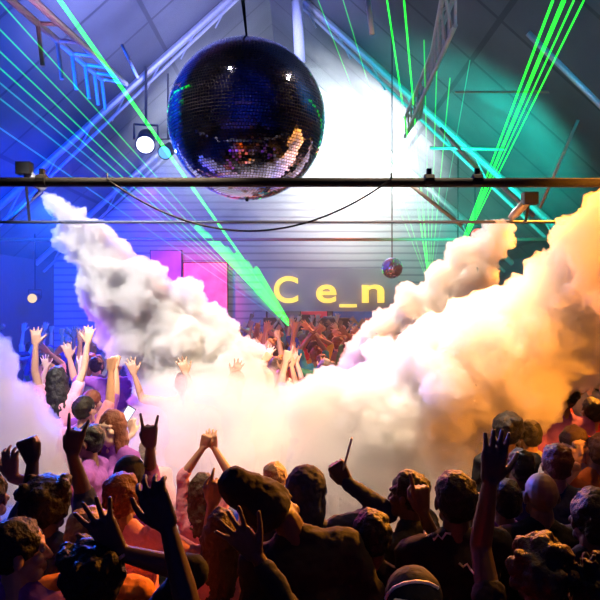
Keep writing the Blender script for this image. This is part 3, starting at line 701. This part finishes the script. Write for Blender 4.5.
place('person whose long dark arm and clawed hand reach up beside the pink shirt', (138, 655), 1.70, hair='short', shirt='black', skin='dark', sleeve=.3,
      arms={'R': dict(p=(168, 527), tip=(148, 486), dd=.12, hand='claw', pole=(1, 0, -.2), size=1.15)})
place('person lifting a flat open palm with four straight fingers, dark sleeve', (335, 652), 1.92, hair='short', shirt='black', skin='dark', sleeve=.9,
      arms={'L': dict(p=(257, 556), tip=(224, 518), dd=.1, hand='open', pole=(.6, 0, -.8), size=1.15)})
place('person in a long slouching knitted hat leaning over, heavy dark jacket', (272, 508), 2.50, hair='tallknit', hat='black', coat=True, shirt='black', skin='dark', lean=(-.22, 0), head=(0, -40, 0), sleeve=1)
place('person in a dark blue hood punching one fist up with a thin stick', (306, 494), 3.02, hair='hood', hat='navy', coat=True, shirt='navy', sleeve=1, skin='dark',
      arms={'R': dict(p=(347, 483), tip=(334, 462), dd=.05, hand='fist', pole=(1, 0, -.35), size=1.15)})
place('fair-haired person half lost in the fog behind the blue hood', (275, 480), 3.75, hair='short', haircol='blond', shirt='cream', skin='tan')
place('person in profile with short black hair pointing one finger up', (408, 496), 3.0, rz=55, hair='short', shirt='black', skin='dark', collar=True,
      arms={'R': dict(p=(423, 512), tip=(417, 462), dd=-.22, hand='point', pole=(.4, -.5, -1), n=(-.3, 1, 0), side=(-1, 0, 0), size=1.15)})
place('person with cropped black hair seen from behind, small light print on the shoulder', (455, 501), 2.62, hair='short', shirt='black', skin='dark',
      arms={'R': dict(p=(480, 520), tip=(470, 488), dd=.12, hand='peace', pole=(.6, 0, -1))})
place('person in a dark cap with a pale lit brim and painted highlight at the bottom', (414, 618), 1.80, hair='cap', hat='black', brimcol='cream', shirt='red', brim=-8, head=(170, 0, 18), face=1)  # cream brim colour stands in for light on its edge
place('person with curly black hair edged in orange light, one long arm straight up', (540, 576), 2.05, hair='curly', haircol='brown', shirt='black', skin='dark', sleeve=.2,
      arms={'L': dict(p=(490, 482), tip=(497, 440), dd=.1, hand='flat', pole=(-.05, 1, -.2), size=1.1)})
place('bald person whose crown shines orange', (541, 496), 2.9, hair='bald', shirt='black', skin='brown')
place('person with dark hair close beside the bald head', (503, 520), 3.05, hair='short', shirt='purple', skin='brown', s=.93, head=(20, 0, 0))
place('person in black at the edge of the frame behind the curly head', (592, 520), 2.5, hair='short', shirt='black', skin='dark')
place('person with tousled hair low at the corner in front of everyone', (596, 600), 2.0, hair='spiky', shirt='black', skin='brown')
place('person in dark clothes between the blue hood and the profile', (372, 545), 2.6, hair='short', shirt='black', skin='dark', s=.93)
place('long-haired person in a pink top behind the clawed hand', (222, 548), 2.85, hair='long', fem=True, haircol='brown', shirt='pink', skin='tan', s=.88)
# the darker group under the orange cloud
place('person with bushy dark hair at the lower rim of the orange cloud', (507, 432), 4.35, hair='bushy', shirt='black', skin='dark', voxel=.009)
place('person in grey with a lime band in the hair, under the orange cloud', (530, 436), 4.5, hair='short', shirt='grey', skin='brown', voxel=.009)
place('tall person with thick dark hair and a purple shirt under the orange cloud', (563, 399), 5.2, hair='bushy', shirt='purple', skin='brown', voxel=.009)
place('pale-faced person looking back, holding a white cup', (575, 445), 4.0, rz=180, hair='short', haircol='brown', shirt='white', skin='pale', face=1, voxel=.009,
      arms={'R': dict(p=(570, 478), tip=(572, 462), dd=-.15, hand='fist', pole=(-1, 0, -1))})
place('person waving a yellow-banded arm by the edge, deep in the orange crowd', (592, 412), 5.2, hair='short', shirt='red', skin='brown', voxel=.009,
      arms={'L': dict(p=(587, 388), tip=(583, 372), dd=.1, hand='fist'), 'R': dict(p=(604, 385), tip=(606, 370), dd=.1, hand='open')})
place('person with cropped hair in a dark purple top beside the long straight arm', (520, 468), 3.7, hair='short', shirt='purple', skin='dark', voxel=.009)
place('person with blond hair between the bald head and the pale face', (556, 462), 3.5, hair='short', haircol='auburn', shirt='navy', skin='tan', s=.97, voxel=.009)
place('person near the edge behind the pale face, head tilted', (598, 452), 3.9, hair='ponytail', fem=True, haircol='brown', shirt='orange', skin='tan', voxel=.009, head=(0, 15, 0))
# the violet group
place('person with auburn hair facing back beside a glowing phone', (111, 428), 4.35, rz=160, hair='long', haircol='auburn', fem=True, shirt='purple', skin='pale', face=1, voxel=.009)
ph = place('person holding a glowing phone up over the violet crowd', (148, 452), 4.9, hair='short', haircol='brown', shirt='pink', skin='pale', voxel=.009,
      arms={'L': dict(p=(133, 434), tip=(131, 420), dd=.05, hand='claw', pole=(-1, 0, -.5))})
place('person with white-rimmed sunglasses looking aside in the violet crowd', (88, 442), 4.1, rz=90, hair='short', shirt='purple', skin='brown', face=1, voxel=.009)  # purple shirt colour takes in the violet light
place('person bathed in blue light reaching both bare arms wide', (62, 392), 7.2, hair='short', shirt='white', skin='pale', voxel=.01,
      arms={'L': dict(p=(46, 368), tip=(44, 356), dd=.0, hand='open'), 'R': dict(p=(80, 366), tip=(84, 356), dd=.0, hand='open')})
# pale print on the cropped-haired person's shirt
def print_on(o, pxs, name, mt, r):
    bpy.context.view_layer.update(); dg = bpy.context.evaluated_depsgraph_get(); pts = []
    for px, py in pxs:
        d = (P(px, py, 3)-cam.location).normalized(); ok, hit, n, i, ob, m_ = SC.ray_cast(dg, cam.location+d*1.2, d, distance=1.9)
        if ok: pts.append(hit-d*.002)
    if len(pts) > 2:
        mi = Matrix.Translation(o.location) @ o.rotation_euler.to_matrix().to_4x4() @ Matrix.Diagonal((*o.scale, 1)); mi = mi.inverted()
        MB().tube([mi @ p for p in pts], r, 6).build(name, mt, o)
crop = [o for o in bpy.data.objects if 'cropped black hair' in str(o.get('label', ''))][0]
M_print_rim = mat('print_and_rim_light', (.9, .8, .75), .4)
print_on(crop, [(424, 531), (427, 537), (431, 534), (434, 540), (438, 535), (442, 539), (446, 533), (451, 534)], 'shirt_print', M_print_rim, .005)
print_on(crop, [(459, 563), (463, 567), (467, 564), (471, 570), (474, 573)], 'shirt_print', M_print_rim, .005)
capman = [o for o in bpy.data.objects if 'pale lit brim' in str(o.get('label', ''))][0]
print_on(capman, [(386, 599), (388, 594), (394, 588), (404, 583.5), (416, 581.5), (428, 583), (438, 588)], 'rim_light_arc', M_print_rim, .006)  # pale arc drawn on the cap in place of light along its rim
# things held and worn
r = empty('phone', P(127, 415, 4.9)); r.rotation_euler = (R(-10), R(32), R(5))
MB().box((0, 0, 0), (.075, .010, .15)).build('case', M_black, r); MB().box((0, -.0065, 0), (.066, .003, .135)).build('screen', mat('phone_screen', (.7, .8, 1), emit=.8, ecol=(.35, .55, 1)), r)
tag(r, 'phone with a lit bluish screen held up in the violet crowd', 'phone')
tag(MB().tube([P(343, 470, 3.06), P(352, 438, 3.0)], .006, 8).build('drumstick', M_white, None, True, P(347, 455, 3.03)), 'thin pale stick poking up from the raised fist beside the hood', 'stick')
c = P(568, 470, 3.86)
tag(MB().tube([c+Vector((0, 0, -.05)), c+Vector((0, 0, .06))], [.028, .038], 16).build('cup', M_white, None, True, c), 'white cup held by the pale-faced person', 'cup')
m = MB(); c = P(119, 556, 2.0)
t = (P(92, 508, 2.0)-c).normalized(); u, v, _ = frame_of(t)
m.tube([c+(u*math.cos(a*.5236)+v*math.sin(a*.5236))*.036 for a in range(13)], .006, 8); tag(m.build('bracelet', mat('bead_bone', (.6, .5, .4), .4), None, True, c), 'pale beaded bracelet on the wrist of the spread hand', 'bracelet')
# ---------------------------------------------------------------- the crowd deeper in the hall
POSES = {
    'both arms high': {'L': dict(w=(-.25, .1, 1.98), hand='open'), 'R': dict(w=(.24, .1, 2.0), hand='open')},
    'one fist up': {'R': dict(w=(.18, .15, 1.98), hand='fist')},
    'one hand pointing up': {'L': dict(w=(-.2, .15, 1.96), hand='point')},
    'arms crossed overhead': {'L': dict(w=(.06, .12, 1.9), hand='fist'), 'R': dict(w=(-.05, .06, 1.92), hand='open')},
    'arms low': {},
    'clapping overhead': {'L': dict(w=(-.04, .14, 1.93), hand='flat', n=(1, 0, 0), side=(0, -1, 0)), 'R': dict(w=(.04, .14, 1.93), hand='flat', n=(-1, 0, 0), side=(0, -1, 0))},
    'arm over head': {'R': dict(w=(.02, .0, 1.84), hand='relax')},
    'arms flung wide': {'L': dict(w=(-.5, .1, 1.75), hand='open'), 'R': dict(w=(.52, .1, 1.72), hand='open')}}
HAIRS = {'both arms high': ('short', 'long'), 'one fist up': ('short', 'beanie'), 'one hand pointing up': ('cap', 'bushy'), 'arms crossed overhead': ('short', 'ponytail'), 'arms low': ('short', 'long'),
         'clapping overhead': ('long', 'spiky'), 'arm over head': ('curly',), 'arms flung wide': ('short', 'ponytail')}
HW = {'short': 'short {} hair', 'long': 'long {} hair', 'beanie': 'a knit cap', 'cap': 'a cap', 'bushy': 'bushy {} hair', 'ponytail': 'a {} ponytail', 'spiky': 'spiky {} hair', 'curly': 'curly {} hair'}
protos = {}
for i, (pn, arms) in enumerate(POSES.items()):
    for j, h in enumerate(HAIRS[pn]):
        sp = dict(hair=h, arms=arms, fem=h in ('long', 'ponytail'), seed=i*5+j, sleeve=.45 if h != 'long' else .2, lean=((i % 3-1)*.05, .02), stance=.1)
        protos[(pn, h)] = (person_meshes(sp, .009, far=True), sp)
rnd = random.Random(23); used = set(); n_c = 0
taken = [(o.location.x, o.location.y) for o in bpy.data.objects if o.parent is None and o.name.startswith('person')]
def area_of(px):
    return ('by the blue wall' if px < 130 else 'behind the steep jet' if px < 200 else 'below the pink panel' if px < 265 else 'below the sign' if px < 350
            else 'beside the laser fan' if px < 440 else 'under the orange cloud')
y = 4.5
while y < 15.8:
    sp_ = .60 if y < 9 else .68
    x = -y*.5-.2+rnd.uniform(0, .4)
    while x < y*.5+.3:
        X = x+rnd.uniform(-.1, .1); Y = y+rnd.uniform(-.12, .12); x += sp_*rnd.uniform(.9, 1.2)
        px = 300+600*X/Y; py = 300+600*(2.55-1.62)/Y
        if not (XL+.5 < X < XR-.5): continue
        if min((X-a)**2+(Y-b)**2 for a, b in taken) < .46**2: continue
        keep = 1.0
        if 150 < px < 490 and py > 396: keep = .30          # fog
        if 350 < px < 500 and py > 372 or (440 < px and py < 372): keep = min(keep, .12)    # behind the big cloud
        if 110 < px < 190 and py < 420: keep = .3           # behind the jet
        if px < 55 and py > 350: keep = .3
        if Y > 12.5 and (px < 165 or px > 440): keep = 0
        if rnd.random() > keep: continue
        taken.append((X, Y))
        pool = list(protos)
        wts = [1.0 if k[0] == 'arms low' else 1.6 if k[0] in ('both arms high', 'arms crossed overhead', 'clapping overhead') else 1.1 for k in pool]
        row = 'nearer' if Y < 7 else 'midway' if Y < 10 else 'deep'
        for _ in range(200):
            k = rnd.choices(pool, wts)[0]
            if Y < 5.6 and k[0] in ('arms crossed overhead', 'clapping overhead', 'both arms high'): continue
            shirt = rnd.choice(['red', 'pink', 'white', 'orange', 'blue', 'purple', 'navy', 'yellow', 'teal', 'grey', 'black', 'cream', 'green'])
            if px < 150: shirt = rnd.choice(['purple', 'navy', 'blue', 'pink', 'purple', 'black', 'teal', 'grey'])  # violet light of this corner put into the shirt colours
            hc = rnd.choice(['black', 'brown', 'blond', 'auburn'])
            lab = '%s %s dancer with %s, %s, %s' % (row, shirt+'-topped', HW[k[1]].format(hc), k[0], area_of(px))
            if lab not in used: break
        used.add(lab)
        me, sp = protos[k]; sp = dict(sp); sp.update(shirt=shirt, haircol=hc, skin=rnd.choice(['tan', 'tan', 'pale', 'brown']), hat=rnd.choice(['black', 'red', 'grey']), pants=rnd.choice(['black', 'navy', 'grey']))
        person(me, sp, (X, Y, 0), R(rnd.uniform(-25, 25)), rnd.uniform(.95, 1.06), lab, 'dancing crowd')
        n_c += 1
    y += sp_*1.0
print('crowd', n_c)
